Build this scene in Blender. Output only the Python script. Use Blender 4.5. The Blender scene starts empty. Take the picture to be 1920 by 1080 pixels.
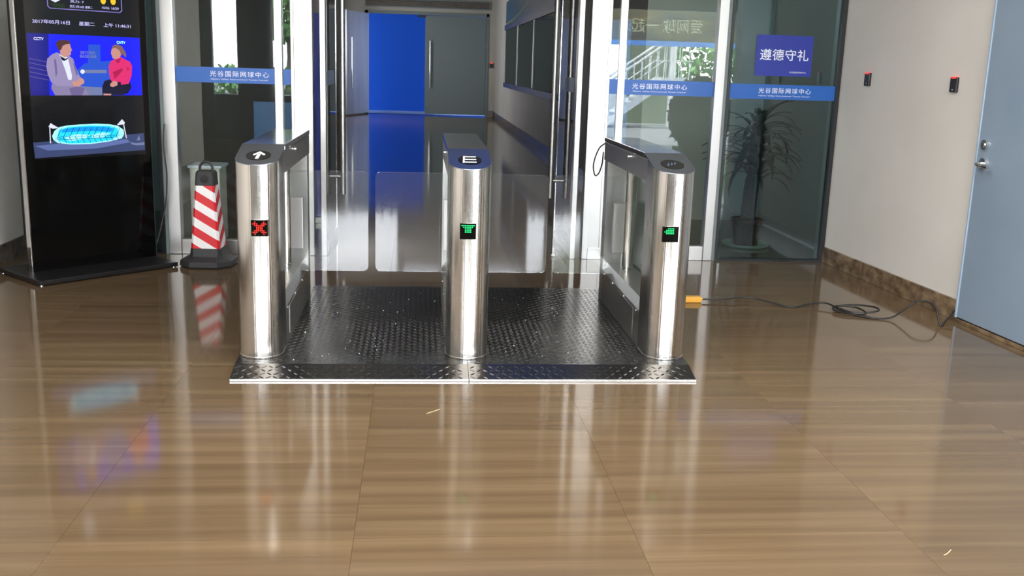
import bpy, bmesh, math, random
from mathutils import Matrix, Vector, noise
random.seed(7)
S = bpy.context.scene
COL = S.collection
PI = math.pi

# ------------------------------------------------------------------ camera
cam_d = bpy.data.cameras.new('camera'); cam = bpy.data.objects.new('camera', cam_d); COL.objects.link(cam)
cam_d.sensor_width = 36; cam_d.lens = 36 * 1880 / 1920; cam_d.clip_start = .05; cam_d.clip_end = 300
def cam_matrix(p, y, r):
    A = Matrix(((math.cos(y), math.sin(y), 0), (-math.sin(y), math.cos(y), 0), (0, 0, 1)))
    B = Matrix(((1, 0, 0), (0, 0, -1), (0, 1, 0)))
    P = Matrix(((1, 0, 0), (0, math.cos(p), -math.sin(p)), (0, math.sin(p), math.cos(p))))
    Q = Matrix(((math.cos(r), -math.sin(r), 0), (math.sin(r), math.cos(r), 0), (0, 0, 1)))
    M = Q @ P @ B @ A
    R = Matrix((M[0], -M[1], -M[2])).transposed()
    return Matrix.Translation((0, 0, 1.42)) @ R.to_4x4()
cam.matrix_world = cam_matrix(math.radians(12.45), math.radians(-5.54), math.radians(1.775))
S.camera = cam

# ------------------------------------------------------------------ world, sun, exposure
SKY = 22.0
w = bpy.data.worlds.new('sky'); S.world = w; w.use_nodes = True
nt = w.node_tree; bg = nt.nodes['Background']
tc = nt.nodes.new('ShaderNodeTexCoord'); sp = nt.nodes.new('ShaderNodeSeparateXYZ'); cr = nt.nodes.new('ShaderNodeValToRGB')
nt.links.new(tc.outputs['Generated'], sp.inputs[0]); nt.links.new(sp.outputs[2], cr.inputs[0]); nt.links.new(cr.outputs[0], bg.inputs[0])
cr.color_ramp.elements[0].position = 0; cr.color_ramp.elements[0].color = (1, 1, 1, 1)
cr.color_ramp.elements[1].position = .8; cr.color_ramp.elements[1].color = (.55, .72, 1, 1)
bg.inputs[1].default_value = SKY
sd = bpy.data.lights.new('sun', 'SUN'); sun = bpy.data.objects.new('sun', sd); COL.objects.link(sun)
sd.energy = 45; sd.angle = .01; sd.color = (1, .95, .87)
sun.rotation_euler = (math.radians(-20), math.radians(6), 0)      # high sun from the street side
def area(name, loc, size, power, color, rot=(0, 0, 0)):
    l = bpy.data.lights.new(name, 'AREA'); l.shape = 'RECTANGLE'; l.size, l.size_y = size; l.energy = power; l.color = color
    o = bpy.data.objects.new(name, l); COL.objects.link(o); o.location = loc; o.rotation_euler = rot; return o
area('hall_lamp', (-.9, 30.2, 3.1), (3, 1), 15, (.75, .85, 1))
area('open_leaf_fill', (2.6, 30.9, 1.7), (.7, 1.8), 60, (.62, .74, 1), (PI / 2, 0, math.radians(-56) + PI))  # unseen light added in the end room to brighten the open leaf
area('corridor_fill', (-2.28, 25.6, 1.95), (1.5, 2.6), 95, (1, .98, .95), (0, -PI / 2, 0))  # added fill hidden behind the posts, brightens the corridor end
area('room_fill', (.8, 2.4, 3.24), (5.2, 3.4), 440, (1, .97, .93))  # overhead fill added to lift the hall walls and floor
area('alcove_fill', (2.7, 7.62, 2.95), (.8, .4), 20, (.8, .95, 1), (math.radians(60), 0, PI))  # fill added behind the head rail to brighten the view through tinted glass
S.view_settings.view_transform = 'Standard'; S.view_settings.look = 'None'
S.view_settings.gamma = 1; S.view_settings.use_curve_mapping = False
S.view_settings.exposure = 0.0
S.cycles.use_denoising = True
S.cycles.max_bounces = 14; S.cycles.transparent_max_bounces = 24; S.cycles.glossy_bounces = 6; S.cycles.diffuse_bounces = 5
S.cycles.sample_clamp_indirect = 12; S.cycles.caustics_refractive = False

# ------------------------------------------------------------------ materials
def srgb(r, g, b):
    f = lambda c: c / 12.92 if c <= .04045 else ((c + .055) / 1.055) ** 2.4
    return (f(r / 255), f(g / 255), f(b / 255), 1)
def mat(name, col, rough=.5, metal=0, **k):
    m = bpy.data.materials.new(name); m.use_nodes = True
    b = m.node_tree.nodes['Principled BSDF']
    b.inputs['Base Color'].default_value = col; b.inputs['Roughness'].default_value = rough; b.inputs['Metallic'].default_value = metal
    for q, v in k.items(): b.inputs[q.replace('_', ' ')].default_value = v
    return m
def N(m, t, **k):
    n = m.node_tree.nodes.new('ShaderNode' + t)
    for a, v in k.items(): setattr(n, a, v)
    return n
def L(m, a, b): m.node_tree.links.new(a, b)
def BS(m): return m.node_tree.nodes['Principled BSDF']
def vary(m, c1, c2, scale=(4, 4, 4), detail=5, coord='Object', bump=0, lo=.3, hi=.7, bscale=None, rand=False):
    """noise between two colours, and an optional fine bump"""
    t = N(m, 'TexCoord'); mp = N(m, 'Mapping'); mp.inputs['Scale'].default_value = scale
    no = N(m, 'TexNoise'); no.inputs['Scale'].default_value = 1; no.inputs['Detail'].default_value = detail
    r = N(m, 'ValToRGB'); r.color_ramp.elements[0].position = lo; r.color_ramp.elements[0].color = c1
    r.color_ramp.elements[1].position = hi; r.color_ramp.elements[1].color = c2
    L(m, t.outputs[coord], mp.inputs[0]); L(m, mp.outputs[0], no.inputs[0]); L(m, no.outputs[0], r.inputs[0]); L(m, r.outputs[0], BS(m).inputs['Base Color'])
    if bump:
        b = N(m, 'Bump'); b.inputs['Strength'].default_value = bump; b.inputs['Distance'].default_value = .002
        n2 = N(m, 'TexNoise'); n2.inputs['Scale'].default_value = 1; n2.inputs['Detail'].default_value = 3
        m2 = N(m, 'Mapping'); m2.inputs['Scale'].default_value = bscale or scale
        L(m, t.outputs[coord], m2.inputs[0]); L(m, m2.outputs[0], n2.inputs[0]); L(m, n2.outputs[0], b.inputs['Height']); L(m, b.outputs[0], BS(m).inputs['Normal'])
    return m
def glass(name, tint, ior=1.5, haze=0.0, hazecol=(.8, .8, .8, 1), rough=0.0):
    m = bpy.data.materials.new(name); m.use_nodes = True; n = m.node_tree; n.nodes.clear()
    o = n.nodes.new('ShaderNodeOutputMaterial'); f = n.nodes.new('ShaderNodeFresnel'); f.inputs[0].default_value = ior
    t = n.nodes.new('ShaderNodeBsdfTransparent'); t.inputs[0].default_value = tint
    g = n.nodes.new('ShaderNodeBsdfGlossy'); g.inputs['Roughness'].default_value = rough; g.inputs[0].default_value = (1, 1, 1, 1)
    mx = n.nodes.new('ShaderNodeMixShader'); base = t.outputs[0]
    if haze:
        d = n.nodes.new('ShaderNodeBsdfDiffuse'); d.inputs[0].default_value = hazecol
        m2 = n.nodes.new('ShaderNodeMixShader'); m2.inputs[0].default_value = haze
        n.links.new(t.outputs[0], m2.inputs[1]); n.links.new(d.outputs[0], m2.inputs[2]); base = m2.outputs[0]
    n.links.new(f.outputs[0], mx.inputs[0]); n.links.new(base, mx.inputs[1]); n.links.new(g.outputs[0], mx.inputs[2]); n.links.new(mx.outputs[0], o.inputs[0])
    return m
def emit(name, col, s=1.0):
    m = mat(name, (.004, .004, .004, 1), .08); BS(m).inputs['Emission Color'].default_value = col; BS(m).inputs['Emission Strength'].default_value = s
    return m

# stone floor: grain runs along X, each tile shifts its own colour a little
def stone_floor():
    m = mat('floor_stone', (1, 1, 1, 1), .1); b = BS(m)
    g = N(m, 'NewGeometry'); oi = N(m, 'ObjectInfo')
    sc = N(m, 'VectorMath', operation='SCALE'); cmb = N(m, 'CombineXYZ')
    L(m, oi.outputs['Random'], cmb.inputs[0]); L(m, oi.outputs['Random'], cmb.inputs[1]); L(m, cmb.outputs[0], sc.inputs[0]); sc.inputs['Scale'].default_value = 1.3
    ad = N(m, 'VectorMath', operation='ADD'); L(m, g.outputs['Position'], ad.inputs[0]); L(m, sc.outputs[0], ad.inputs[1])
    mp = N(m, 'Mapping'); mp.inputs['Scale'].default_value = (.42, 13, 1); L(m, ad.outputs[0], mp.inputs[0])
    no = N(m, 'TexNoise'); no.inputs['Scale'].default_value = 1; no.inputs['Detail'].default_value = 7; no.inputs['Roughness'].default_value = .62; no.inputs['Distortion'].default_value = .35
    L(m, mp.outputs[0], no.inputs[0])
    r = N(m, 'ValToRGB'); e = r.color_ramp.elements
    e[0].position = .28; e[0].color = srgb(84, 68, 50); e[1].position = .75; e[1].color = srgb(110, 93, 71)
    q = e.new(.5); q.color = srgb(96, 79, 58)
    L(m, no.outputs[0], r.inputs[0])
    mul = N(m, 'Mix', data_type='RGBA', blend_type='MULTIPLY'); mul.inputs[0].default_value = 1
    mr = N(m, 'MapRange'); mr.inputs[3].default_value = .93; mr.inputs[4].default_value = 1.06; L(m, oi.outputs['Random'], mr.inputs[0])
    L(m, r.outputs[0], mul.inputs[6]); L(m, mr.outputs[0], mul.inputs[7]); L(m, mul.outputs[2], b.inputs['Base Color'])
    n2 = N(m, 'TexNoise'); n2.inputs['Scale'].default_value = 3; n2.inputs['Detail'].default_value = 4; L(m, g.outputs['Position'], n2.inputs[0])
    m2 = N(m, 'MapRange'); m2.inputs[3].default_value = .05; m2.inputs[4].default_value = .12; L(m, n2.outputs[0], m2.inputs[0]); L(m, m2.outputs[0], b.inputs['Roughness'])
    b.inputs['Specular IOR Level'].default_value = .5
    return m
def steel(name, col, rough, streak, along=(70, 70, .15), strength=.25):
    m = mat(name, col, rough, 1); t = N(m, 'TexCoord'); mp = N(m, 'Mapping'); mp.inputs['Scale'].default_value = along
    no = N(m, 'TexNoise'); no.inputs['Scale'].default_value = 1; no.inputs['Detail'].default_value = 3
    L(m, t.outputs['Object'], mp.inputs[0]); L(m, mp.outputs[0], no.inputs[0])
    b = N(m, 'Bump'); b.inputs['Strength'].default_value = strength; b.inputs['Distance'].default_value = streak
    L(m, no.outputs[0], b.inputs['Height']); L(m, b.outputs[0], BS(m).inputs['Normal'])
    return m
M = {}
M['floor'] = stone_floor()
M['screed'] = mat('joint_grout', srgb(88, 72, 54), .3)
M['wall'] = vary(mat('plaster_white', (1, 1, 1, 1), .6), srgb(212, 207, 200), srgb(222, 218, 212), (1.2, 1.2, 1.2), bump=.25, bscale=(160, 160, 160))
M['wall_grey'] = vary(mat('plaster_grey', (1, 1, 1, 1), .6), srgb(176, 174, 168), srgb(190, 188, 182), (1, 1, 1))
M['ceil'] = mat('ceiling_white', srgb(205, 205, 203), .7)
M['marble'] = vary(mat('brown_marble', (1, 1, 1, 1), .2), srgb(84, 66, 48), srgb(150, 128, 102), (5, 9, 14), detail=9, lo=.35, hi=.72)
M['marble_dark'] = vary(mat('grey_brown_stone', (1, 1, 1, 1), .25), srgb(70, 62, 56), srgb(112, 102, 94), (5, 9, 14), detail=8)
M['ss'] = steel('brushed_steel', (.68, .65, .61, 1), .19, .003, along=(130, 130, .12), strength=.5)
BS(M['ss']).inputs['Anisotropic'].default_value = .7
M['ss_frame'] = steel('brushed_steel_frame', (.55, .54, .53, 1), .34, .0004)
M['ss_dark'] = steel('satin_steel_panel', (.56, .55, .53, 1), .33, .0004, (3, 60, 60), .15)
M['ss_top'] = mat('polished_steel_top', (.72, .72, .73, 1), .12, 1)
M['cap'] = mat('satin_blue_grey_steel', (.40, .44, .52, 1), .22, 1)
M['chrome'] = mat('chrome', (.75, .75, .74, 1), .12, 1)
M['plate'] = vary(mat('black_checker_plate', (1, 1, 1, 1), .2, .95), (.10, .10, .10, 1), (.17, .165, .155, 1), (2.2, 2.2, 2.2), detail=6, lo=.38, hi=.8)
M['plate_edge'] = steel('worn_bright_edge', (.8, .8, .8, 1), .25, .001, (60, 3, 60))
M['glass'] = glass('clear_glass', (.93, .97, .95, 1))
M['glass_soft'] = glass('low_glare_glass', (.9, .9, .88, 1), 1.12)
M['glass_tint'] = glass('grey_tinted_glass', (.58, .70, .72, 1))
M['acrylic'] = glass('acrylic', (.97, .98, .98, 1), 1.49, .015, (.8, .82, .9, 1))
M['acrylic_edge'] = glass('acrylic_edge', (.8, .85, .85, 1), 1.5, .45, (.85, .88, .9, 1))
M['frost'] = glass('green_infill_glass', (.62, .72, .68, 1), 1.5, .35, srgb(150, 165, 155))
M['black'] = mat('black_metal', (.012, .012, .013, 1), .3)
M['black_gloss'] = mat('black_glass', (.003, .003, .003, 1), .06, Specular_IOR_Level=.22)
M['rubber'] = mat('black_rubber', (.028, .028, .031, 1), .55)
M['cable'] = mat('black_cable', (.01, .009, .009, 1), .45)
M['frame_dark'] = mat('dark_frame', (.015, .018, .022, 1), .35)
M['gasket'] = mat('pale_gasket', srgb(120, 132, 132), .5)
M['band'] = mat('blue_film', srgb(24, 92, 178), .35)
M['film'] = mat('deep_blue_sheet', srgb(24, 46, 150), .4)
M['white'] = mat('white_print', srgb(225, 232, 245), .4)
M['door_blue'] = vary(mat('grey_blue_paint', (1, 1, 1, 1), .42), srgb(128, 146, 164), srgb(138, 155, 172), (2, 2, 2), bump=.2, bscale=(120, 120, 120))
M['door_end'] = mat('grey_green_paint', srgb(118, 132, 136), .4)
M['door_pale'] = vary(mat('pale_door_paint', (1, 1, 1, 1), .4), srgb(170, 178, 196), srgb(192, 198, 212), (8, 8, .6))
M['court_blue'] = mat('court_blue', (.0005, .022, .16, 1), .8, Specular_IOR_Level=.1)
M['yellow'] = mat('yellow_plastic', srgb(235, 172, 62), .4)
M['red'] = mat('red_sheeting', srgb(205, 30, 40), .3)
M['led_red'] = emit('led_red', (1, .03, .02, 1), 2.2)
M['led_green'] = emit('led_green', (.02, 1, .25, 1), 1.6)
M['straw'] = mat('dry_straw', srgb(222, 200, 150), .6)

# ------------------------------------------------------------------ mesh builder
class G:
    def __init__(s): s.v = []; s.f = []; s.m = []
    def add(s, vs, fs, mi=0):
        k = len(s.v); s.v += [tuple(p) for p in vs]; s.f += [tuple(i + k for i in f) for f in fs]; s.m += [mi] * len(fs); return s
    def box(s, x0, y0, z0, x1, y1, z1, mi=0):
        x0, x1 = sorted((x0, x1)); y0, y1 = sorted((y0, y1)); z0, z1 = sorted((z0, z1))
        return s.add([(x0, y0, z0), (x1, y0, z0), (x1, y1, z0), (x0, y1, z0), (x0, y0, z1), (x1, y0, z1), (x1, y1, z1), (x0, y1, z1)],
                     [(0, 3, 2, 1), (4, 5, 6, 7), (0, 1, 5, 4), (1, 2, 6, 5), (2, 3, 7, 6), (3, 0, 4, 7)], mi)
    def rot(s, ang, at=(0, 0, 0), start=0):
        c, q = math.cos(ang), math.sin(ang)
        s.v = s.v[:start] + [((x - at[0]) * c - (y - at[1]) * q + at[0], (x - at[0]) * q + (y - at[1]) * c + at[1], z) for x, y, z in s.v[start:]]; return s
    def xf(s, mtx, start=0):
        s.v = s.v[:start] + [tuple(mtx @ Vector(p)) for p in s.v[start:]]; return s
    def prism(s, pts, z0, z1, mi=0):
        """outline in XY (ccw); z0, z1 numbers or functions of (x, y)"""
        a = z0 if callable(z0) else (lambda x, y: z0); b = z1 if callable(z1) else (lambda x, y: z1); n = len(pts)
        vs = [(x, y, a(x, y)) for x, y in pts] + [(x, y, b(x, y)) for x, y in pts]
        return s.add(vs, [tuple(range(n))[::-1], tuple(range(n, 2 * n))] + [(i, (i + 1) % n, n + (i + 1) % n, n + i) for i in range(n)], mi)
    def loft(s, rings, mi=0, caps=True):
        n = len(rings[0]); vs = [p for r in rings for p in r]; fs = []
        for k in range(len(rings) - 1):
            fs += [(k * n + i, k * n + (i + 1) % n, (k + 1) * n + (i + 1) % n, (k + 1) * n + i) for i in range(n)]
        if caps: fs += [tuple(range(n))[::-1], tuple(range((len(rings) - 1) * n, len(rings) * n))]
        return s.add(vs, fs, mi)
    def tube(s, path, r, n=8, mi=0):
        path = [Vector(p) for p in path]; rr = r if isinstance(r, (list, tuple)) else [r] * len(path); rings = []
        t0 = (path[1] - path[0]).normalized(); up = Vector((0, 0, 1)) if abs(t0.z) < .9 else Vector((1, 0, 0)); a = t0.cross(up).normalized()
        for i, p in enumerate(path):
            t = (path[min(i + 1, len(path) - 1)] - path[max(i - 1, 0)]).normalized()
            a = (a - t * a.dot(t)).normalized(); b = t.cross(a)
            rings.append([p + (a * math.cos(2 * PI * k / n) + b * math.sin(2 * PI * k / n)) * rr[i] for k in range(n)])
        return s.loft(rings, mi)
    def poly(s, pts, mi=0): return s.add(pts, [tuple(range(len(pts)))], mi)
    def build(s, name, mats, parent=None, smooth=False, bevel=0, loc=(0, 0, 0), kind=None, seg=2):
        me = bpy.data.meshes.new(name); me.from_pydata(s.v, [], s.f)
        for m_ in (mats if isinstance(mats, (list, tuple)) else [mats]): me.materials.append(m_)
        me.polygons.foreach_set('material_index', s.m)
        bm = bmesh.new(); bm.from_mesh(me); bmesh.ops.recalc_face_normals(bm, faces=bm.faces) if not getattr(s, 'flat', 0) else None; bm.to_mesh(me); bm.free()
        if smooth:
            me.polygons.foreach_set('use_smooth', [True] * len(me.polygons)); me.set_sharp_from_angle(angle=math.radians(38))
        o = bpy.data.objects.new(name, me); COL.objects.link(o); o.location = loc
        if parent: o.parent = parent
        if kind: o['kind'] = kind
        if bevel:
            b = o.modifiers.new('bevel', 'BEVEL'); b.width = bevel; b.segments = seg; b.limit_method = 'ANGLE'
        return o
def tag(o, label=None, cat=None, group=None, kind=None):
    if label: o['label'] = label
    if cat: o['category'] = cat
    if group: o['group'] = group
    if kind: o['kind'] = kind
    return o
def empty(name, loc=(0, 0, 0), rz=0, **k):
    o = bpy.data.objects.new(name, None); COL.objects.link(o); o.location = loc; o.rotation_euler = (0, 0, rz); o.empty_display_size = .1
    return tag(o, **k)
def smooth_path(pts, n=6):
    P = [Vector(p) for p in pts]; P = [P[0] * 2 - P[1]] + P + [P[-1] * 2 - P[-2]]; out = []
    for i in range(1, len(P) - 2):
        for k in range(n):
            t = k / n; a, b, c, d = P[i - 1:i + 3]
            out.append(.5 * ((2 * b) + (c - a) * t + (2 * a - 5 * b + 4 * c - d) * t * t + (3 * b - a - 3 * c + d) * t ** 3))
    return out + [P[-2]]
def text(body, m, parent, centre, xdir, ydir, width, name='lettering', bold=0.0, height=None, spacing=1.0):
    cu = bpy.data.curves.new('lettering', 'FONT'); cu.body = body; cu.align_x = 'CENTER'; cu.align_y = 'CENTER'; cu.offset = bold; cu.space_character = spacing; cu.extrude = .01; cu.resolution_u = 3
    t = bpy.data.objects.new('tmp', cu); COL.objects.link(t)
    me = bpy.data.meshes.new_from_object(t.evaluated_get(bpy.context.evaluated_depsgraph_get()))
    bpy.data.objects.remove(t); bpy.data.curves.remove(cu)
    xs = [v.co.x for v in me.vertices]; ys = [v.co.y for v in me.vertices]
    cx, cy = (min(xs) + max(xs)) / 2, (min(ys) + max(ys)) / 2; kx = width / (max(xs) - min(xs)); ky = height / (max(ys) - min(ys)) if height else kx
    X, Y = Vector(xdir).normalized(), Vector(ydir).normalized(); Z = X.cross(Y); C = Vector(centre)
    for v in me.vertices: v.co = C + X * (v.co.x - cx) * kx + Y * (v.co.y - cy) * ky + Z * v.co.z * .03
    me.materials.clear(); me.materials.append(m)
    me.name = name; o = bpy.data.objects.new(name, me); COL.objects.link(o)
    if parent: o.parent = parent
    return o

# ================================================================== SETTING
XJ, YJ, TX, TY = .687, 4.05, .872, .6        # floor joint grid
sub = G().box(-9, -3.5, -.06, 9, 29.0, -.012); floor = tag(sub.build('floor', M['screed']), 'polished brown stone floor with fine horizontal grain', 'floor', kind='structure')
tile = G().box(.0004, .0004, -.012, TX - .0004, TY - .0004, 0); tmesh = None
far = G()
for i in range(-11, 12):
    for j in range(-13, 42):
        x, y = XJ + i * TX, YJ + j * TY
        if x > 9 or x + TX < -9 or y < -3.5: continue
        inner = -2.9 < x + TX and x < 3.35
        if y > 7.2 and not (-2.9 < x + TX and x < 3.3): continue
        vis = inner and 1.8 < y < 13.2
        if vis and abs(x + TX / 2) < .62 * (y + 1.2) + .6:
            if tmesh is None:
                o = tile.build('tile', M['floor'], floor); tmesh = o.data
            else:
                o = bpy.data.objects.new('tile', tmesh); COL.objects.link(o); o.parent = floor
            o.location = (x, y, 0)
        else: far.box(x + .0004, y + .0004, -.012, x + TX - .0004, y + TY - .0004, 0)
far.build('tile_field', M['floor'], floor, kind='stuff')

def struct(g, name, m, label=None, parent=None, cat=None, **k):
    o = g.build(name, m, parent, **k)
    if not parent: tag(o, label, cat or name.split('_')[0], kind='structure')
    return o
WX = lambda y: 3.155 + .055 * (7.5 - y)      # face of the right wall
yw = 4.25
g = G().prism([(WX(7.62), 7.62), (WX(yw), yw), (WX(yw) + .2, yw), (WX(7.62) + .2, 7.62)], 0, 3.3)
wr = struct(g, 'wall_right', M['wall'], 'white plastered wall to the right of the tinted glass')
g = G().box(-2.98, 1.3, 0, -2.83, 7.62, 3.3).box(-6, 1.3, 0, -2.98, 1.45, 3.3).box(-6.15, -3.5, 0, -6, 1.45, 3.3); struct(g, 'wall_left', M['wall'], 'grey wall behind the advertising screen')
g = G().box(-9, -3.5, 3.3, 9, 7.7, 3.45).box(-2.98, 7.7, 3.3, 3.5, 29.2, 3.45); struct(g, 'ceiling', M['ceil'], 'white ceiling')
# stone skirting, laid in pieces
bb = empty('baseboard_right', kind='structure', label='brown marble skirting along the right wall', cat='baseboard')
y = 7.44
for L_ in (.62, .78, .43):
    y1 = max(y - L_, 5.62); g = G().prism([(WX(y) - .014, y), (WX(y1 + .002) - .014, y1 + .002), (WX(y1 + .002) + .001, y1 + .002), (WX(y) + .001, y)], .0, .125)
    g.build('skirting_stone', M['marble'], bb, bevel=.002, seg=1); y = y1
G().prism([(WX(5.61) - .03, 5.61), (WX(yw) - .03, yw), (WX(yw) + .001, yw), (WX(5.61) + .001, 5.61)], .0, .022).build('threshold', M['marble'], bb, bevel=.002, seg=1)
bl = empty('baseboard_left', kind='structure', label='brown stone skirting of the left wall', cat='baseboard')
for k in range(6): G().box(-2.83, 7.44 - k * .9, 0, -2.816, 6.542 - k * .9, .13).build('skirting_stone', M['marble_dark'], bl, bevel=.002, seg=1)

# grey blue door on the right wall
ang = -math.atan(.055)
d5 = empty('door_5', (WX(5.6), 5.6, 0), ang - 0, kind='structure', label='grey blue steel door at the right edge of the hall', cat='door')
# local: -y runs toward the camera along the wall, -x is into the hall
d5.rotation_euler = (0, 0, math.atan(.055))
G().box(-.028, -1.02, .03, .0, -.012, 2.45).build('door_panel', M['door_blue'], d5, bevel=.004)
G().box(-.034, -.012, .028, 0, 0, 2.5).box(-.034, -1.05, 2.45, 0, 0, 2.5).build('door_trim', mat('trim_pale_blue', srgb(160, 180, 200), .35), d5)
lk = G().tube([(-.028, -.085, 1.065), (-.045, -.085, 1.065)], .028, 20).tube([(-.045, -.085, 1.065), (-.05, -.085, 1.065)], .015, 14).build('lock_cylinder', M['chrome'], d5, smooth=True)
lv = G().tube([(-.028, -.085, .958), (-.042, -.085, .958)], .031, 20).tube(smooth_path([(-.04, -.085, .958), (-.075, -.088, .957), (-.085, -.11, .953), (-.084, -.16, .947), (-.078, -.2, .945)], 4), [.011] * 17, 10)
lv.build('lever_handle', M['chrome'], d5, smooth=True)

# ---- storefront
CX = .242
FY0, FY1 = 7.44, 7.53
def mir(x): return 2 * CX - x
TOP = 2.5
tr = G().box(-2.83, 7.42, TOP, 3.16, 7.56, TOP + .12); struct(tr, 'trim_1', M['ss_frame'], 'steel head rail above the glass entrance', bevel=.004)
struct(G().box(-2.83, 7.46, TOP + .12, 3.2, 7.54, 3.3), 'wall_entrance', M['wall_grey'], 'grey wall panel above the glass entrance')
def post(x0, x1, name, label, y0=FY0, y1=FY1, m=None):
    return struct(G().box(x0, y0, 0, x1, y1, TOP), name, m or M['ss_frame'], label, bevel=.004)
post(-1.812, -1.722, 'trim_2', 'steel jamb post left of the left fixed glass')
post(2.191, 2.262, 'trim_3', 'steel jamb post right of the right fixed glass')
def widepost(x0, x1, name, label, s):
    p = post(x0, x1, name, label); e = x0 if s < 0 else x1; i = x1 if s < 0 else x0
    G().box(e, FY0 + .02, 0, e + s * .022, FY1, TOP).build('edge_profile', M['ss_frame'], p, bevel=.002)
    G().box(e - s * .09, FY0 - .008, 0, e + s * .006, FY0, .09).build('foot_plate', M['ss_frame'], p, bevel=.002)
    return p
widepost(1.244, 1.377, 'trim_4', 'wide bright steel post right of the doorway', 1)
widepost(mir(1.377), mir(1.244), 'trim_5', 'wide bright steel post left of the doorway', -1)
post(1.153, 1.194, 'trim_6', 'narrow steel door jamb right of the doorway')
post(mir(1.194), mir(1.153), 'trim_7', 'narrow steel door jamb left of the doorway')
BZ0, BZ1 = 1.243, 1.352
def bandtext(par, xc, wd=.415, z=None):
    y = 7.4775
    text('光谷国际网球中心', M['white'], par, (xc, y, 1.307), (1, 0, 0), (0, 0, 1), wd, height=.040, bold=.004, spacing=1.25)
    text('Optics Valley International Tennis Center', M['white'], par, (xc, y, 1.268), (1, 0, 0), (0, 0, 1), wd - .01, height=.013, name='small_lettering')
def window(name, x0, x1, label, gl, railm=None, z0=.11):
    wn = G().box(x0, 7.45, 0, x1, 7.52, z0); wn = struct(wn, name, railm or M['ss_frame'], label, bevel=.003)
    G().box(x0, 7.480, z0, x1, 7.490, TOP).build('glass_pane', gl, wn)
    return wn
w2 = window('window_2', -1.722, -1.033, 'left fixed glass of the entrance with a blue lettered band', M['glass'])
fb = G().box(-1.722, 7.4785, BZ0, -1.033, 7.4795, BZ1).build('film_band', M['band'], w2); bandtext(w2, -1.28)
G().box(-1.033, 7.475, 0, -.978, 7.515, TOP).build('mullion', M['ss_frame'], w2, bevel=.003)
G().box(-.978, 7.496, .0, -.97, 7.506, TOP).build('mullion_gasket', M['gasket'], w2)
w2b = window('window_3', -.97, mir(1.399), 'narrow glass strip beside the left wide post', M['glass'])
G().box(-.97, 7.4785, BZ0, mir(1.399), 7.4795, BZ1).build('film_band', M['band'], w2b)
w4 = window('window_4', 1.517, 2.191, 'right fixed glass of the entrance with a blue lettered band', M['glass'])
G().box(1.517, 7.4785, BZ0, 2.191, 7.4795, BZ1).build('film_band', M['band'], w4); bandtext(w4, 1.783)
G().box(1.462, 7.475, 0, 1.517, 7.515, TOP).build('mullion', M['ss_frame'], w4, bevel=.003)
w4b = window('window_6', 1.399, 1.462, 'narrow glass strip beside the right wide post', M['glass'])
G().box(1.399, 7.4785, BZ0, 1.462, 7.4795, BZ1).build('film_band', M['band'], w4b)
# tinted side glass right and left, in black frames
def tinted(name, x0, x1, label, txt):
    wn = G().box(x0, 7.44, 0, x1, 7.5, .018).box(x0, 7.44, .018, x0 + .022, 7.5, TOP).box(x1 - .03, 7.44, .018, x1, 7.5, TOP)
    wn = struct(wn, name, M['frame_dark'], label)
    G().box(x0 + .022, 7.462, .018, x1 - .03, 7.472, TOP).build('glass_pane', M['glass_tint'], wn)
    return wn
w1 = tinted('window_1', 2.285, 3.155, 'dark tinted side glass with sign sheet right of the entrance', 1)
G().box(2.262, 7.45, 0, 2.285, 7.49, TOP).build('gasket_strip', M['gasket'], w1)
G().box(2.307, 7.4595, BZ0 - .005, 3.125, 7.4605, BZ1 - .005).build('film_band', M['band'], w1)
def bt2(par, xc):
    text('光谷国际网球中心', M['white'], par, (xc, 7.4585, 1.302), (1, 0, 0), (0, 0, 1), .405, height=.040, bold=.004, spacing=1.25)
    text('Optics Valley International Tennis Center', M['white'], par, (xc, 7.4585, 1.263), (1, 0, 0), (0, 0, 1), .40, height=.013, name='small_lettering')
bt2(w1, 2.735)
w0 = tinted('window_7', -2.83, -1.835, 'dark tinted side glass behind the advertising screen', 0)
G().box(-1.835, 7.45, 0, -1.812, 7.49, TOP).build('gasket_strip', M['gasket'], w0)
# blue sheet on the tinted glass
sh = empty('sign_sheet', (2.7, 7.459, 1.41), label='deep blue sign sheet with white characters stuck on the tinted glass', cat='sign')
G().prism([(-.21, -.002), (.222, -.002), (.222, 0), (-.21, 0)], 0, .297).build('sheet', M['film'], sh)
text('遵德守礼', M['white'], sh, (.008, -.003, .155), (1, 0, 0), (0, 0, 1), .372, height=.082, bold=.007, spacing=1.05)
text('光谷国际网球中心', M['white'], sh, (.12, -.003, .03), (1, 0, 0), (0, 0, 1), .13, height=.013, name='small_lettering')

# glass door leaves, folded back into the corridor
def leaf(name, x, s, label):
    d = empty(name, (x, 7.5, 0), kind='structure', label=label, cat='door')
    G().box(-.006, .02, .012, .006, .9, TOP - .03).build('glass_pane', M['glass'], d)
    G().box(-.014, .02, .012, .014, .9, .075).build('bottom_rail', M['ss_frame'], d, bevel=.002)
    G().box(-.009, .9, .012, .009, .912, TOP - .03).build('edge_profile', M['chrome'], d)
    hd = G()
    for q in (-1, 1): hd.tube([(q * .068, .76, .36), (q * .068, .76, 2.2)], .0235, 16)
    hd = hd.build('pull_handle', M['ss_frame'], d, smooth=True)
    G().tube([(-.09, .76, .505), (.09, .76, .505)], .014, 12).tube([(-.09, .76, 2.05), (.09, .76, 2.05)], .014, 12).build('handle_rod', M['ss_frame'], hd, smooth=True)
    G().box(-.0085, .1, BZ0, -.007, .72, BZ1).box(.007, .1, BZ0, .0085, .72, BZ1).build('film_band', mat('grey_blue_film', srgb(110, 130, 160), .4), d)
leaf('door_1', -.678, -1, 'open glass door leaf left of the doorway with tall steel handle')
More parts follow.
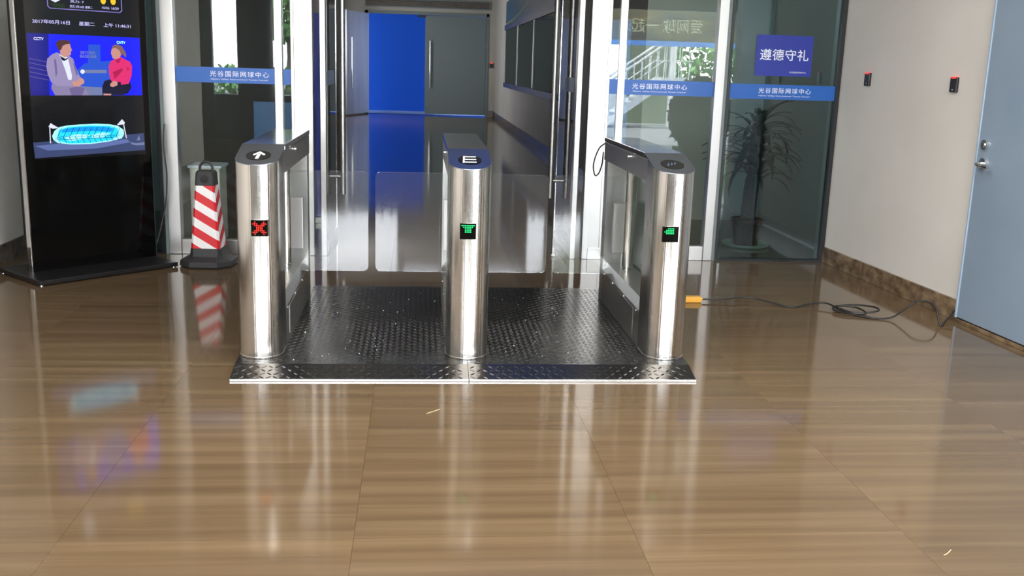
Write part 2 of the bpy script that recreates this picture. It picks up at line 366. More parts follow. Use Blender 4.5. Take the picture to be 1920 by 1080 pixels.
leaf('door_2', 1.165, 1, 'open glass door leaf right of the doorway with tall steel handle')
struct(G().box(1.02, 7.49, 0, 1.05, 7.52, .022), 'trim_8', M['chrome'], 'small steel floor stop in the doorway', bevel=.003)

# ---- corridor
struct(G().box(2.13, 9.6, 0, 2.3, 29, 3.3).box(2.3, 9.6, 0, 3.5, 9.75, 3.3), 'wall_corridor_right', M['wall_grey'], 'grey right wall of the corridor')
struct(G().box(3.36, 7.62, 0, 3.5, 9.6, 3.3), 'wall_alcove_right', M['wall_grey'], 'side wall behind the tinted glass')
struct(G().box(-2.45, 9.6, 0, -2.3, 29, 3.3).box(-2.98, 9.6, 0, -2.45, 9.75, 3.3).box(-2.98, 7.62, 0, -2.83, 9.6, 3.3), 'wall_corridor_left', M['wall_grey'], 'dim left wall of the corridor')
bc = empty('baseboard_corridor', kind='structure', label='stone skirting of the corridor right wall', cat='baseboard')
for k in range(16):
    G().box(2.114, 9.6 + k * 1.2, 0, 2.13, 10.797 + k * 1.2, .145).build('skirting_stone', M['marble_dark'], bc)
# end wall with double door and vents
DX0, DX1, DZ = -1.43, 1.87, 2.75
g = G().box(-2.45, 29, 0, DX0 - .08, 29.2, 3.3).box(DX1 + .06, 29, 0, 2.3, 29.2, 3.3).box(DX0 - .08, 29, DZ + .08, DX1 + .06, 29.2, 3.3)
struct(g, 'wall_end', M['wall_grey'], 'end wall of the corridor around the double door')
g = G().box(DX1 + .06, 28.93, 0, 2.114, 29, .16); struct(g, 'baseboard_end', M['marble_dark'], 'stone skirting beside the end door', bevel=.003)
d3 = G().box(DX0 - .08, 28.97, 0, DX0, 29.2, DZ + .08).box(DX1, 28.97, 0, DX1 + .06, 29.2, DZ + .08).box(DX0 - .08, 28.97, DZ, DX1 + .06, 29.2, DZ + .08)
d3 = struct(d3, 'door_3', M['door_end'], 'closed grey leaf of the double door at the corridor end')
lf = G().box(.16, 29.02, .035, DX1 - .005, 29.08, DZ - .01).build('door_leaf', M['door_end'], d3, bevel=.004)
G().tube([(.3, 28.95, .75), (.3, 28.95, 2.05)], .022, 10).tube([(.3, 28.95, .95), (.3, 29.02, .95)], .012, 8).tube([(.3, 28.95, 1.85), (.3, 29.02, 1.85)], .012, 8).build('pull_handle', M['chrome'], lf, smooth=True)
G().box(-.05, 28.96, DZ - .07, .16, 29.02, DZ - .01).build('door_closer', M['black'], d3)
d4 = empty('door_4', (DX0, 29.0, 0), math.radians(180 + 73), kind='structure', label='pale open leaf of the double door at the corridor end', cat='door')
G().box(0, -.03, .035, 1.7, .03, DZ - .01).build('door_leaf', M['door_pale'], d4, bevel=.004)
G().tube([(1.5, .1, .75), (1.5, .1, 2.05)], .022, 10).tube([(1.5, .1, .95), (1.5, .03, .95)], .012, 8).tube([(1.5, .1, 1.85), (1.5, .03, 1.85)], .012, 8).build('pull_handle', M['chrome'], d4, smooth=True)
v = G()
v = tag(v.box(-1.5, 28.95, 2.93, 1.95, 29, 2.96).box(-1.5, 28.95, 3.13, 1.95, 29, 3.16).build('vent_frame', M['door_end']), 'long grey frame with four louvred vents above the end door', 'vent')
for k in range(5): G().box(-1.5 + k * .8575, 28.95, 2.96, -1.48 + k * .8575, 29, 3.13).build('divider', M['door_end'], v)
for k in range(4):
    sl = G(); x0 = -1.48 + k * .8575
    for q in range(6): sl.box(x0, 28.965, 2.965 + q * .028, x0 + .8375, 28.985, 2.98 + q * .028)
    sl.build('louvre', M['marble_dark'], v)
# room beyond the end door
struct(G().box(-6, 31.2, 0, 6, 31.3, 4), 'wall_beyond', M['court_blue'], 'saturated blue wall seen through the open end door')
struct(G().box(-6, 29.0, -.06, 6, 31.3, 0), 'floor_beyond', mat('pale_floor', srgb(80, 92, 112), .4), 'pale floor beyond the end door')
struct(G().box(-6, 29.2, 3.5, 6, 31.3, 3.6).box(-6, 29.2, 0, -5.9, 31.2, 3.5).box(5.9, 29.2, 0, 6, 31.2, 3.5), 'ceiling_beyond', M['ceil'], 'ceiling beyond the end door')
area('door_gap_fill', (1.2, 29.45, .4), (1.2, .2), 14, (.8, .92, 1))  # low light added so the gap under the closed leaf glows

# ================================================================== TURNSTILES
PZ = .04
def tread(g, x, y, z, a, l=.0155, w_=.0045, h=.0011, slope=0):
    c, s = math.cos(a), math.sin(a)
    P = [(-l, 0), (-l * .45, -w_), (l * .45, -w_), (l, 0), (l * .45, w_), (-l * .45, w_)]
    base = [(x + u * c - v_ * s, y + u * s + v_ * c, z + slope * (u * s + v_ * c)) for u, v_ in P]
    t = [(x + u * .7 * c, y + u * .7 * s, z + h + slope * u * .7 * s) for u in (-l, l)]
    g.add(base + t, [(0, 1, 6), (1, 2, 7, 6), (2, 3, 7), (3, 4, 7), (4, 5, 6, 7), (5, 0, 6)])
pf = empty('checker_plate_ramp', (CX, 5.3, 0), label='black checker plate platform with front ramp under the three turnstiles', cat='floor plate')
oy = -5.3
for s_, x0, x1 in ((-1, -.836 - CX, -.001), (1, .001, 1.311 - CX)):
    prof = [(4.41, 0), (6.24, 0), (6.24, PZ), (4.55, PZ), (4.41, .006)]
    g = G(); n = len(prof)
    g.add([(x0, y_ + oy, z_) for y_, z_ in prof] + [(x1, y_ + oy, z_) for y_, z_ in prof], [tuple(range(n)), tuple(range(n, 2 * n))[::-1]] + [(i, (i + 1) % n, n + (i + 1) % n, n + i) for i in range(n)])
    pp = g.build('plate_panel', M['plate'], pf)
    t = G(); x = x0 + .018; i = 0
    while x < x1 - .012:
        y = 4.43; j = 0
        while y < 6.23:
            a = math.radians(42 if (i + j) % 2 else -42) + random.uniform(-.04, .04)
            if y < 4.55: z = .006 + (y - 4.41) / .14 * (PZ - .006); tread(t, x, y + oy, z + .0002, a, slope=.243)
            elif y > 4.565: tread(t, x, y + oy, PZ, a)
            y += .030; j += 1
        x += .030; i += 1
    t.build('raised_tread', M['plate'], pp, kind='stuff')
    e = G().box(x0, 4.403 + oy, 0, x1, 4.4105 + oy, .011)
    e.build('edge_lip', M['plate_edge'], pf, bevel=.0015)
# screws holding the plate and rails
for q in range(4):
    for sx in (-1, 1):
        G().tube([(sx * (.82 - .0), 4.62 + q * .5 + oy, PZ), (sx * .82, 4.62 + q * .5 + oy, PZ + .003)], .006, 8).build('bolt_head', M['chrome'], pf, smooth=True)

capz = lambda y: .911 + y * .236
def half_round(r=.1, y1=.22, n=20):
    return [(r, y1)] + [(-r, y1)] + [(r * math.cos(PI + PI * k / n), r + r * math.sin(PI + PI * k / n)) for k in range(n + 1)]
LED = {'cross': ['.X....X.', 'XXX..XXX', '.XXXXXX.', '..XXXX..', '..XXXX..', '.XXXXXX.', 'XXX..XXX', '.X....X.'],
       'up': ['XXXXXXXX', '.XXXXXX.', '..XXXX..', '..XXXX..', '..XXXX..', '........', '........', '........'],
       'left': ['..XXXX..', '.XXXXX..', 'XXXXXX..', '.XXXXX..', '........', '........', '........', '........']}
def turnstile(x, label, led, ledm, ledx, icon, wings, infill, knob):
    r = empty('turnstile', (x, 4.62, PZ + .0013), label=label, cat='turnstile', group='turnstiles on the checker plate')
    pts = half_round()
    col = G().prism(pts, 0, lambda X, Y: capz(min(Y, .3)) - .004).build('front_column', M['ss'], r, smooth=True)
    G().prism([(a * 1.03, (b - .1) * 1.03 + .1) for a, b in pts], 0, .007).build('base_collar', M['ss'], r, smooth=True)
    # black display with dots
    dp = G().box(ledx - .038, -.0035, .585, ledx + .038, .02, .66).build('display_panel', M['black_gloss'], r, bevel=.001)
    dg = G(); rows = LED[led]
    for j, row in enumerate(rows):
        for i, c in enumerate(row):
            if c == 'X':
                cx, cz = ledx - .028 + i * .008, .650 - j * .0078
                dg.tube([(cx, -.0033, cz), (cx, -.0052, cz)], .0031, 6)
    dg.build('display_dots', ledm, dp); 
    # slanted cap plate and icon
    cp = G().prism([(a * 1.015, (b - .1) * 1.015 + .1 if b < .15 else .3) for a, b in half_round(.1, .3)], lambda X, Y: capz(Y) - .004, lambda X, Y: capz(Y)).build('cap_plate', M['cap'], r, bevel=.0015)
    def oncap(X, Y, h): return (X, Y - h * .23, capz(Y) + h * .97)
    ng = 28; ring = [(.056 * math.cos(2 * PI * k / ng) + .008 * 0, .13 + .066 * math.sin(2 * PI * k / ng)) for k in range(ng)]
    ic = G(); ic.add([oncap(a, b, .0003) for a, b in ring] + [oncap(a, b, .0015) for a, b in ring], [tuple(range(ng))[::-1], tuple(range(ng, 2 * ng))] + [(k, (k + 1) % ng, ng + (k + 1) % ng, ng + k) for k in range(ng)])
    ic = ic.build('reader_disc', M['black_gloss'], cp)
    ig = G()
    def flat(poly, m=0): 
        n = len(poly); ig.add([oncap(a, b, .0016) for a, b in poly] + [oncap(a, b, .0024) for a, b in poly], [tuple(range(n))[::-1], tuple(range(n, 2 * n))] + [(k, (k + 1) % n, n + (k + 1) % n, n + k) for k in range(n)], m)
    if icon == 'arrow':
        flat([(-.009, .08), (.006, .08), (.009, .145), (-.006, .145)]); flat([(-.026, .138), (.0, .182), (.0, .158), (-.02, .124)]); flat([(.0, .182), (.030, .143), (.026, .127), (.0, .158)])
    elif icon == 'bars':
        flat([(-.035, .085), (-.027, .085), (-.022, .178), (-.030, .178)])
        for q in (.09, .128, .166): flat([(-.025, q), (.03, q), (.03, q + .011), (-.025, q + .011)])
    else:
        for q in range(3): flat([(-.03 + q * .018, .1 + q * .012), (-.022 + q * .018, .1 + q * .012), (-.012 + q * .018, .14 + q * .008), (-.02 + q * .018, .14 + q * .008)])
    ig.build('reader_icon', M['white'] if icon != 'faint' else mat('faint_print', srgb(60, 72, 95), .4), ic)
    # beam, cover, rear post, lower box
    G().box(-.1, .301, .955, .1, 1.4, .982).build('top_cover', M['ss_top'], r, bevel=.003)
    G().box(-.098, .222, .845, .098, 1.395, .953).build('top_beam', M['ss_dark'], r, bevel=.003)
    rp = [(.098, 1.27), (.098, 1.36), (.075, 1.395), (-.075, 1.395), (-.098, 1.36), (-.098, 1.27)]
    G().prism(rp, 0, .844).build('rear_post', M['ss_dark'], r, smooth=True)
    low = [(-.098, .0), (.098, .0), (.098, .19), (.07, .235), (-.07, .235), (-.098, .19)]
    lb = G(); lb.loft([[(a, yy, b) for a, b in low] for yy in (.221, 1.269)]); lb = lb.build('lower_box', M['ss_dark'], r, bevel=.002)
    for s in (-1, 1):
        G().box(s * .0985, .36, .03, s * .1005, .78, .175).build('access_panel', M['ss_dark'], lb, bevel=.001)
        for yy in (.3, .62, .94, 1.2):
            G().tube([(s * .098, yy, .18 - .0), (s * .1025, yy, .18)], .006, 8).build('screw', M['chrome'], lb, smooth=True)
    if knob:
        for s in knob: G().tube([(s * .1, .66, .93), (s * .11, .66, .93)], .009, 12).build('key_lock', M['chrome'], r, smooth=True)
    # pivot tube with collars
    ty = 1.03
    G().tube([(0, ty, .26), (0, ty, .815)], .03, 24).build('pivot_tube', M['ss'], r, smooth=True)
    for z0, z1 in ((.234, .26), (.815, .846)):
        G().tube([(0, ty, z0), (0, ty, z1)], .017, 14).tube([(-.0, ty - .0, z0 + .008), (0, ty, z1 - .008)], .026, 14).build('tube_collar', M['chrome'], r, smooth=True)
    for s in infill: G().box(s * .08, .4, .19, s * .088, 1.268, .846).build('infill_glass', M['frost'], r)
    for s, ln in wings:
        G().box(s * .03, ty - .02, .345, s * .098, ty + .02, .632).build('wing_clamp', M['ss_frame'], r, bevel=.002)
        z0, z1, rr = .217, .782, .028; a, b = .035, ln; out = []
        for cx, cz, a0 in ((b - rr, z0 + rr, -90), (b - rr, z1 - rr, 0), (a + rr, z1 - rr, 90), (a + rr, z0 + rr, 180)):
            for k in range(7):
                t = math.radians(a0 + 15 * k); out.append((cx + rr * math.cos(t), cz + rr * math.sin(t)))
        n = len(out); gg = G()
        vs = [(s * u, ty - .005, z) for u, z in out] + [(s * u, ty + .005, z) for u, z in out]
        gg.add(vs, [tuple(range(n)), tuple(range(n, 2 * n))[::-1]], 0); gg.add(vs, [(i, (i + 1) % n, n + (i + 1) % n, n + i) for i in range(n)], 1)
        wg = gg.build('wing_panel', [M['acrylic'], M['acrylic_edge']], r)
        bm = bmesh.new(); bm.from_mesh(wg.data); bmesh.ops.remove_doubles(bm, verts=bm.verts, dist=1e-5); bmesh.ops.recalc_face_normals(bm, faces=bm.faces); bm.to_mesh(wg.data); bm.free()
    return r
turnstile(-.737, 'left steel turnstile with red cross display and white arrow on its cap', 'cross', M['led_red'], .017, 'arrow', [(1, .46)], [-1], (1,))
turnstile(.242, 'middle steel turnstile with green display and wings to both sides', 'up', M['led_green'], -.008, 'bars', [(-1, .48), (1, .496)], [], (-1,))
turnstile(1.217, 'right steel turnstile with small green display beside the yellow adapter', 'left', M['led_green'], -.02, 'faint', [(-1, .442)], [1], (-1,))
# cord hanging at the back of the right turnstile
rt = [o for o in COL.objects if o.name.startswith('turnstile')][-1]
cp_ = smooth_path([(1.125, 6.03, .985), (1.09, 6.045, .95), (1.062, 6.05, .86), (1.072, 6.05, .79), (1.095, 6.045, .80), (1.112, 6.04, .86), (1.116, 6.035, .93)], 6)
G().tube([tuple(Vector(p) - rt.location) for p in cp_], .0045, 8).build('power_cord', M['cable'], rt, smooth=True)

# ================================================================== ADVERTISING SCREEN
ka = math.radians(44.63)
k = empty('advertising_screen', (-2.457, 6.56, 0), ka, label='tall black standing advertising screen showing a video and a lit stadium', cat='screen')
# local: x along the face, -y toward the viewer
G().box(-.09, -.283, .006, .865, .29, .035).build('base_plate', M['black'], k, bevel=.004)
for xx, yy in ((-.07, -.26), (.845, -.26), (-.07, .27), (.845, .27)): G().tube([(xx, yy, 0), (xx, yy, .007)], .014, 10).build('foot', M['chrome'], k, smooth=True)
body = G().box(0, .004, .035, .8726, .07, 1.95).build('body', M['black'], k, bevel=.004)
G().box(.006, 0, .04, .867, .004, 1.945).build('front_glass', M['black_gloss'], k)
G().box(-.003, -.001, .035, .005, .05, 1.95).build('edge_trim', M['chrome'], k, bevel=.001)
G().box(.8676, -.001, .035, .8746, .03, 1.95).build('edge_trim', mat('black_edge', (.02, .03, .035, 1), .2), k)
SC = {n: emit('screen_' + n, srgb(*c), s) for n, c, s in [('back', (20, 20, 26), .6), ('text', (205, 200, 255), 1), ('white', (235, 238, 255), 1), ('video', (12, 20, 215), 1.6), ('video_light', (40, 90, 225), .9), ('video_deep', (6, 8, 150), .9), ('jacket', (165, 152, 196), .9), ('jacket_dark', (120, 108, 160), .9), ('skin', (226, 160, 148), .85), ('brown', (92, 52, 48), .8), ('blond', (150, 110, 104), .8), ('pink', (238, 44, 120), .95), ('pink_dark', (190, 24, 86), .9), ('navy', (14, 12, 48), .9), ('trouser', (150, 138, 178), .9), ('grey', (130, 142, 190), .8), ('cyan', (30, 190, 232), 1.6), ('cyan_deep', (8, 132, 205), 1.6), ('cyan_light', (150, 235, 250), 1.6), ('line', (4, 60, 120), .8), ('ground', (66, 78, 122), .9), ('ground_light', (96, 112, 168), 1.1), ('yellow', (250, 210, 40), 1), ('green', (40, 66, 30), .5), ('frame', (150, 135, 225), .9)]}
order = list(SC); idx = {n: i for i, n in enumerate(order)}
def Uv(x, y):                        # drawing units of the picture -> panel width and height
    t = (y - 212) / 392.0; xl = 170 + 20 * t; xr = 882 + 18 * t; q = (x - xl) / (xr - xl); yt = 212 + 24 * q
    tt = (y - yt) / (604 - yt); return (.066 + q * .754, 1.532 - tt * .379)
class Pic(G):
    def __init__(s): super().__init__(); s.lay = .0; s.flat = 0
    def p(s, pts, n, raw=False):
        s.lay += .00006
        q = pts if raw else [Uv(*a) for a in pts]; s.add([(u, -.0015 - s.lay, z) for u, z in q], [tuple(range(len(q)))], idx[n]); return s
    def e(s, cx, cy, rx, ry, n, a0=0, a1=360, k=22): return s.p([(cx + rx * math.cos(math.radians(a0 + (a1 - a0) * i / k)), cy + ry * math.sin(math.radians(a0 + (a1 - a0) * i / k))) for i in range(k)], n)
    def l(s, a, b, wd, n):
        dx, dy = b[0] - a[0], b[1] - a[1]; q = math.hypot(dx, dy); ox, oy_ = -dy / q * wd / 2, dx / q * wd / 2
        return s.p([(a[0] + ox, a[1] + oy_), (b[0] + ox, b[1] + oy_), (b[0] - ox, b[1] - oy_), (a[0] - ox, a[1] - oy_)], n)
scr = G().box(.06, -.0012, .755, .826, 0, 1.9).build('display', SC['back'], k)
v_ = Pic()
v_.p([(.066, 1.153), (.820, 1.153), (.820, 1.532), (.066, 1.532)], 'video', True)
v_.p([(170, 212), (300, 216), (300, 604), (190, 604)], 'video_deep').p([(430, 480), (520, 400), (700, 380), (700, 604), (430, 604)], 'video_light').p([(520, 440), (660, 440), (660, 462), (520, 462)], 'grey')
v_.p([(545, 280), (620, 282), (622, 400), (540, 400)], 'video_light').e(506, 452, 14, 14, 'white')
v_.p([(480, 545), (628, 552), (632, 604), (470, 604)], 'grey')
for q in range(5): v_.l((185, 370 + q * 28), (300, 395 + q * 28), 3, 'jacket_dark')
# seated man in a pale grey jacket, turned right
v_.p([(345, 332), (318, 345), (290, 372), (284, 420), (292, 470), (312, 520), (345, 545), (420, 548), (500, 505), (482, 470), (462, 420), (448, 372), (420, 350)], 'jacket')
v_.p([(362, 345), (415, 362), (440, 480), (436, 505), (416, 505), (398, 440), (380, 390)], 'white').p([(366, 352), (378, 380), (392, 385), (412, 375), (418, 362), (400, 372)], 'navy')
v_.p([(330, 520), (430, 512), (450, 535), (520, 552), (548, 604), (335, 604), (312, 560), (316, 530)], 'trouser').p([(420, 560), (470, 545), (520, 556), (500, 604), (436, 604)], 'jacket_dark')
v_.p([(436, 515), (470, 512), (492, 488), (515, 505), (516, 525), (480, 548), (446, 545)], 'skin').p([(296, 470), (318, 455), (440, 515), (440, 545), (350, 545), (312, 520)], 'jacket')
v_.p([(362, 300), (370, 278), (400, 270), (428, 276), (434, 300), (442, 318), (434, 325), (434, 345), (420, 354), (405, 350), (400, 365), (376, 352), (368, 330)], 'skin')
v_.p([(348, 300), (344, 272), (358, 256), (392, 252), (424, 258), (434, 276), (405, 280), (384, 290), (376, 312), (364, 322)], 'brown')
v_.p([(330, 380), (342, 370), (350, 460), (340, 490)], 'jacket_dark').p([(448, 400), (456, 400), (476, 470), (466, 478)], 'jacket_dark')
# seated woman in a pink jacket, turned left
v_.p([(632, 545), (645, 512), (680, 502), (740, 520), (815, 520), (826, 552), (800, 590), (760, 602), (632, 602)], 'navy')
v_.p([(712, 372), (690, 385), (676, 410), (676, 460), (684, 500), (700, 522), (760, 535), (806, 530), (826, 480), (831, 415), (815, 388), (780, 372), (755, 358)], 'pink')
v_.p([(716, 378), (755, 366), (748, 392), (728, 398)], 'pink_dark').p([(700, 455), (760, 430), (770, 440), (712, 500)], 'pink_dark').p([(790, 420), (812, 432), (800, 445)], 'pink_dark')
v_.p([(730, 515), (755, 520), (752, 538), (728, 535)], 'navy').p([(684, 528), (705, 510), (732, 518), (730, 540), (700, 550), (682, 545)], 'skin')
v_.p([(692, 318), (700, 292), (730, 284), (756, 300), (760, 335), (748, 362), (722, 372), (700, 366), (694, 345), (689, 335)], 'skin')
v_.p([(696, 305), (704, 284), (732, 278), (762, 290), (785, 325), (792, 350), (786, 362), (766, 340), (756, 348), (748, 318), (720, 300)], 'blond')
v_.p([(636, 592), (690, 594), (686, 604), (640, 604)], 'skin')
vo = v_.build('video_picture', [SC[n] for n in order], scr)
for t_, u0, z0, wd, n in [('CCTV', .137, 1.5, .062, 'white'), ('CNTV', .683, 1.497, .062, 'cyan_light'), ('BEYOND', .452, 1.424, .1, 'grey'), ('BASELINE', .452, 1.401, .11, 'grey')]:
    text(t_, SC[n], scr, (u0, -.0062, z0), (1, 0, 0), (0, 0, 1), wd, name='video_caption', bold=.02)
s_ = Pic()
sx = lambda x, y: (.0728 + (x - 228) * (.8174 - .0728) / (915 - 228), .7765 + (965 - y) * .00106)
def SP(pts, n): s_.p([sx(*a) for a in pts], n, True)
SP([(215, 885), (915, 850), (918, 958), (222, 978)], 'ground'); SP([(225, 905), (400, 895), (800, 885), (820, 905), (600, 935), (300, 935)], 'ground_light')
def ell(cx, cy, rx, ry, n, k=30): SP([(cx + rx * math.cos(2 * PI * i / k), cy + ry * math.sin(2 * PI * i / k)) for i in range(k)], n)
SP([(330, 850), (345, 820), (375, 798), (420, 790), (500, 785), (600, 783), (690, 788), (745, 800), (780, 825), (782, 852), (765, 878), (680, 895), (560, 906), (440, 904), (360, 892), (335, 872)], 'cyan_light')
SP([(362, 850), (372, 815), (430, 798), (560, 792), (690, 798), (740, 815), (748, 850), (700, 885), (560, 900), (430, 898), (370, 882)], 'cyan')
SP([(385, 830), (395, 812), (470, 802), (560, 800), (660, 803), (715, 815), (700, 835), (560, 826), (470, 828)], 'cyan_deep')
SP([(400, 862), (480, 842), (560, 850), (540, 868), (440, 885)], 'cyan_light'); SP([(570, 850), (640, 838), (690, 845), (640, 870), (575, 872)], 'cyan_light')
def SL(a, b, wd=3, n='line'):
    dx, dy = b[0] - a[0], b[1] - a[1]; q = math.hypot(dx, dy); ox, oy_ = -dy / q * wd / 2, dx / q * wd / 2
    SP([(a[0] + ox, a[1] + oy_), (b[0] + ox, b[1] + oy_), (b[0] - ox, b[1] - oy_), (a[0] - ox, a[1] - oy_)], n)
for q in range(11):
    x = 372 + q * 37; SL((x + 18, 803), (x - 14, 862), 3); SL((x - 14, 862), (x + 6, 895), 3); SL((x - 14, 862), (x + 24, 862 - 8), 2.5)
SL((345, 868), (440, 873), 3); SL((440, 873), (740, 868), 3)
for a in ((316, 892, 318, 800), (795, 878, 780, 785)): SL((a[0], a[1]), (a[2], a[3]), 6, 'white')
SP([(310, 795), (325, 772), (335, 780), (372, 803), (335, 806)], 'white'); SP([(735, 795), (772, 758), (790, 780), (785, 790)], 'white')
SP([(820, 905), (860, 912), (915, 908), (915, 925), (860, 926), (826, 918)], 'grey'); SP([(862, 895), (880, 860), (888, 895)], 'grey')
s_.build('stadium_picture', [SC[n] for n in order], scr)
wp = Pic()
wp.p([(.208, 1.78), (.208, 1.70), (.222, 1.686), (.69, 1.686), (.706, 1.70), (.706, 1.78), (.7, 1.78), (.7, 1.703), (.687, 1.691), (.224, 1.691), (.214, 1.703), (.214, 1.78)], 'frame', True)
wp.p([(.225, 1.9), (.225, 1.74), (.26, 1.725), (.29, 1.74), (.3, 1.9)], 'white', True); wp.p([(.22, 1.72), (.32, 1.72), (.32, 1.69), (.26, 1.69)], 'green', True)
for u in (.577, .645): wp.p([(u - .018, 1.86), (u - .018, 1.75), (u - .008, 1.735), (u + .008, 1.735), (u + .018, 1.75), (u + .018, 1.86)], 'yellow', True)
wp.build('weather_panel', [SC[n] for n in order], scr)
for t_, u0, z0, wd, h in [('2017年05月16日', .225, 1.606, .238, .026), ('星期二', .456, 1.604, .105, .026), ('上午 11:46:31', .664, 1.604, .19, .026), ('15/26', .59, 1.712, .05, .015), ('16/29', .655, 1.712, .05, .015), ('武汉 5月16日 星期二', .425, 1.708, .15, .016), ('风向:无 ?', .40, 1.738, .09, .018)]:
    if t_.startswith('风'): t_ = '风力: 7'
    text(t_, SC['text'], scr, (u0, -.0045, z0), (1, 0, 0), (0, 0, 1), wd, height=h, bold=.012)
# twisted cord behind the screen
kc = smooth_path([(-1.79, 7.36, .95), (-1.80, 7.35, .8), (-1.785, 7.35, .6), (-1.80, 7.35, .4), (-1.83, 7.33, .25), (-1.85, 7.25, .12), (-1.9, 7.2, .03), (-1.95, 7.2, .008)], 5)
kinv = (Matrix.Translation(k.location) @ Matrix.Rotation(ka, 4, 'Z')).inverted()
G().tube([tuple(kinv @ Vector(p)) for p in kc], .005, 6).build('power_cord', M['cable'], k, smooth=True)

# ================================================================== TRAFFIC CONE
c = empty('traffic_cone', (-1.452, 7.07, 0), math.radians(-3), label='square traffic cone with red and white stripes and rubber base', cat='traffic cone')
def oct_(w_, z, ch): a = w_ / 2; b = a - ch; return [(b, -a, z), (a, -b, z), (a, b, z), (b, a, z), (-b, a, z), (-a, b, z), (-a, -b, z), (-b, -a, z)]
G().loft([oct_(.345, .002, .08), oct_(.36, .01, .085), oct_(.355, .045, .085), oct_(.27, .062, .06), oct_(.225, .075, .03), oct_(.205, .13, .018)]).build('rubber_base', M['rubber'], c, bevel=.004)
sm = mat('striped_sheeting', (1, 1, 1, 1), .35); uvn = N(sm, 'UVMap'); sep = N(sm, 'SeparateXYZ'); L(sm, uvn.outputs[0], sep.inputs[0])
a1 = N(sm, 'Math', operation='MULTIPLY'); a1.inputs[1].default_value = .95; L(sm, sep.outputs[0], a1.inputs[0])
a0 = N(sm, 'Math', operation='ADD'); a0.inputs[1].default_value = .15; L(sm, sep.outputs[1], a0.inputs[0])
a2 = N(sm, 'Math', operation='ADD'); L(sm, a0.outputs[0], a2.inputs[0]); L(sm, a1.outputs[0], a2.inputs[1])
a3 = N(sm, 'Math', operation='FRACT'); L(sm, a2.outputs[0], a3.inputs[0]); a4 = N(sm, 'Math', operation='LESS_THAN'); a4.inputs[1].default_value = .5; L(sm, a3.outputs[0], a4.inputs[0])
mx = N(sm, 'Mix', data_type='RGBA'); L(sm, a4.outputs[0], mx.inputs[0]); mx.inputs[6].default_value = srgb(240, 238, 240); mx.inputs[7].default_value = srgb(212, 28, 42); L(sm, mx.outputs[2], BS(sm).inputs['Base Color'])
r0, r1 = oct_(.2, .13, .016), oct_(.131, .56, .012)
sl = G().loft([r0, r1], caps=False).build('striped_sleeve', sm, c)
uvl = sl.data.uv_layers.new(name='UVMap')
for p in sl.data.polygons:
    nrm = p.normal; side = abs(nrm.x) > abs(nrm.y)
    for li in p.loop_indices:
        vco = sl.data.vertices[sl.data.loops[li].vertex_index].co
        u = (vco.x if not side else (-vco.y if nrm.x < 0 else -vco.y)) / .2 + .5
        uvl.data[li].uv = (u if not side else 1 - u if nrm.x < 0 else .92 - (vco.y + .1) / .2, (vco.z - .13) / .125)
G().loft([oct_(.133, .56, .012), oct_(.122, .645, .012), oct_(.108, .66, .02)]).build('cone_top', M['rubber'], c, bevel=.003)
G().tube([(0, -.062, .605), (0, -.069, .604)], .028, 20).build('round_boss', M['rubber'], c, smooth=True)
G().tube(smooth_path([(-.044, 0, .655), (-.04, 0, .69), (-.02, 0, .712), (.0, 0, .718), (.02, 0, .712), (.04, 0, .69), (.044, 0, .655)], 4), .009, 8).build('loop_handle', M['rubber'], c, smooth=True)

# ================================================================== ADAPTER AND CABLE
ad = empty('cable_adapter', (1.70, 6.05, 0), label='yellow plastic adapter box on the floor beside the right turnstile', cat='adapter')
G().box(-.09, -.028, .0, .088, .028, .036).build('case', M['yellow'], ad, bevel=.006)
G().box(-.075, .03, 0, -.052, .048, .075).build('white_plug', M['white'], ad, bevel=.005)
G().tube([(.086, 0, .018), (.1, 0, .018)], .007, 10).build('strain_relief', M['yellow'], ad, smooth=True)
cb = [(1.79, 6.05, .018), (1.93, 6.04, .022), (2.10, 6.06, .03), (2.22, 5.98, .02), (2.33, 5.9, .006), (2.44, 5.93, .02), (2.55, 5.93, .03), (2.60, 5.83, .02), (2.68, 5.74, .012), (2.80, 5.72, .03), (2.82, 5.80, .035), (2.72, 5.88, .03), (2.60, 5.87, .02), (2.56, 5.80, .015), (2.62, 5.73, .012), (2.72, 5.70, .02), (2.70, 5.82, .03), (2.58, 5.84, .03), (2.60, 5.74, .02), (2.72, 5.64, .008), (2.84, 5.62, .015), (2.93, 5.63, .07), (2.99, 5.62, .115), (3.05, 5.58, .12), (3.07, 5.53, .09), (3.065, 5.48, .03), (3.075, 5.46, .006), (3.12, 5.51, .02), (3.18, 5.56, .04), (3.232, 5.622, .06)]
tag(G().tube(smooth_path(cb, 8), .0055, 8).build('power_cable', M['cable'], smooth=True), 'long thin black cable coiled and snaking over the floor to the grey blue door', 'cable')
# card readers
def reader(loc, rz, label, k_=1.0):
    r = empty('card_reader', loc, rz, label=label, cat='card reader', group='black card readers on the walls')
    G().box(-.018 * k_, -.036 * k_, 0, 0, .036 * k_, .09 * k_).build('case', M['black'], r, bevel=.004)
    G().box(-.0195 * k_, -.022 * k_, .082 * k_, -.004, .022 * k_, .0925 * k_).build('status_light', M['led_red'], r, bevel=.001)
    G().box(-.0188 * k_, -.004, .012 * k_, -.017 * k_, .004, .018 * k_).build('sensor', M['chrome'], r)
a5 = math.atan(.055)
reader((WX(7.02), 7.02, 1.362), a5, 'black card reader with red light on the right wall next to the tinted glass')
reader((WX(5.94), 5.94, 1.348), a5, 'black card reader with red light on the right wall next to the grey blue door')
reader((2.03, 29.0, 1.36), PI / 2, 'tiny black card reader beside the double door at the corridor end', 1.5)
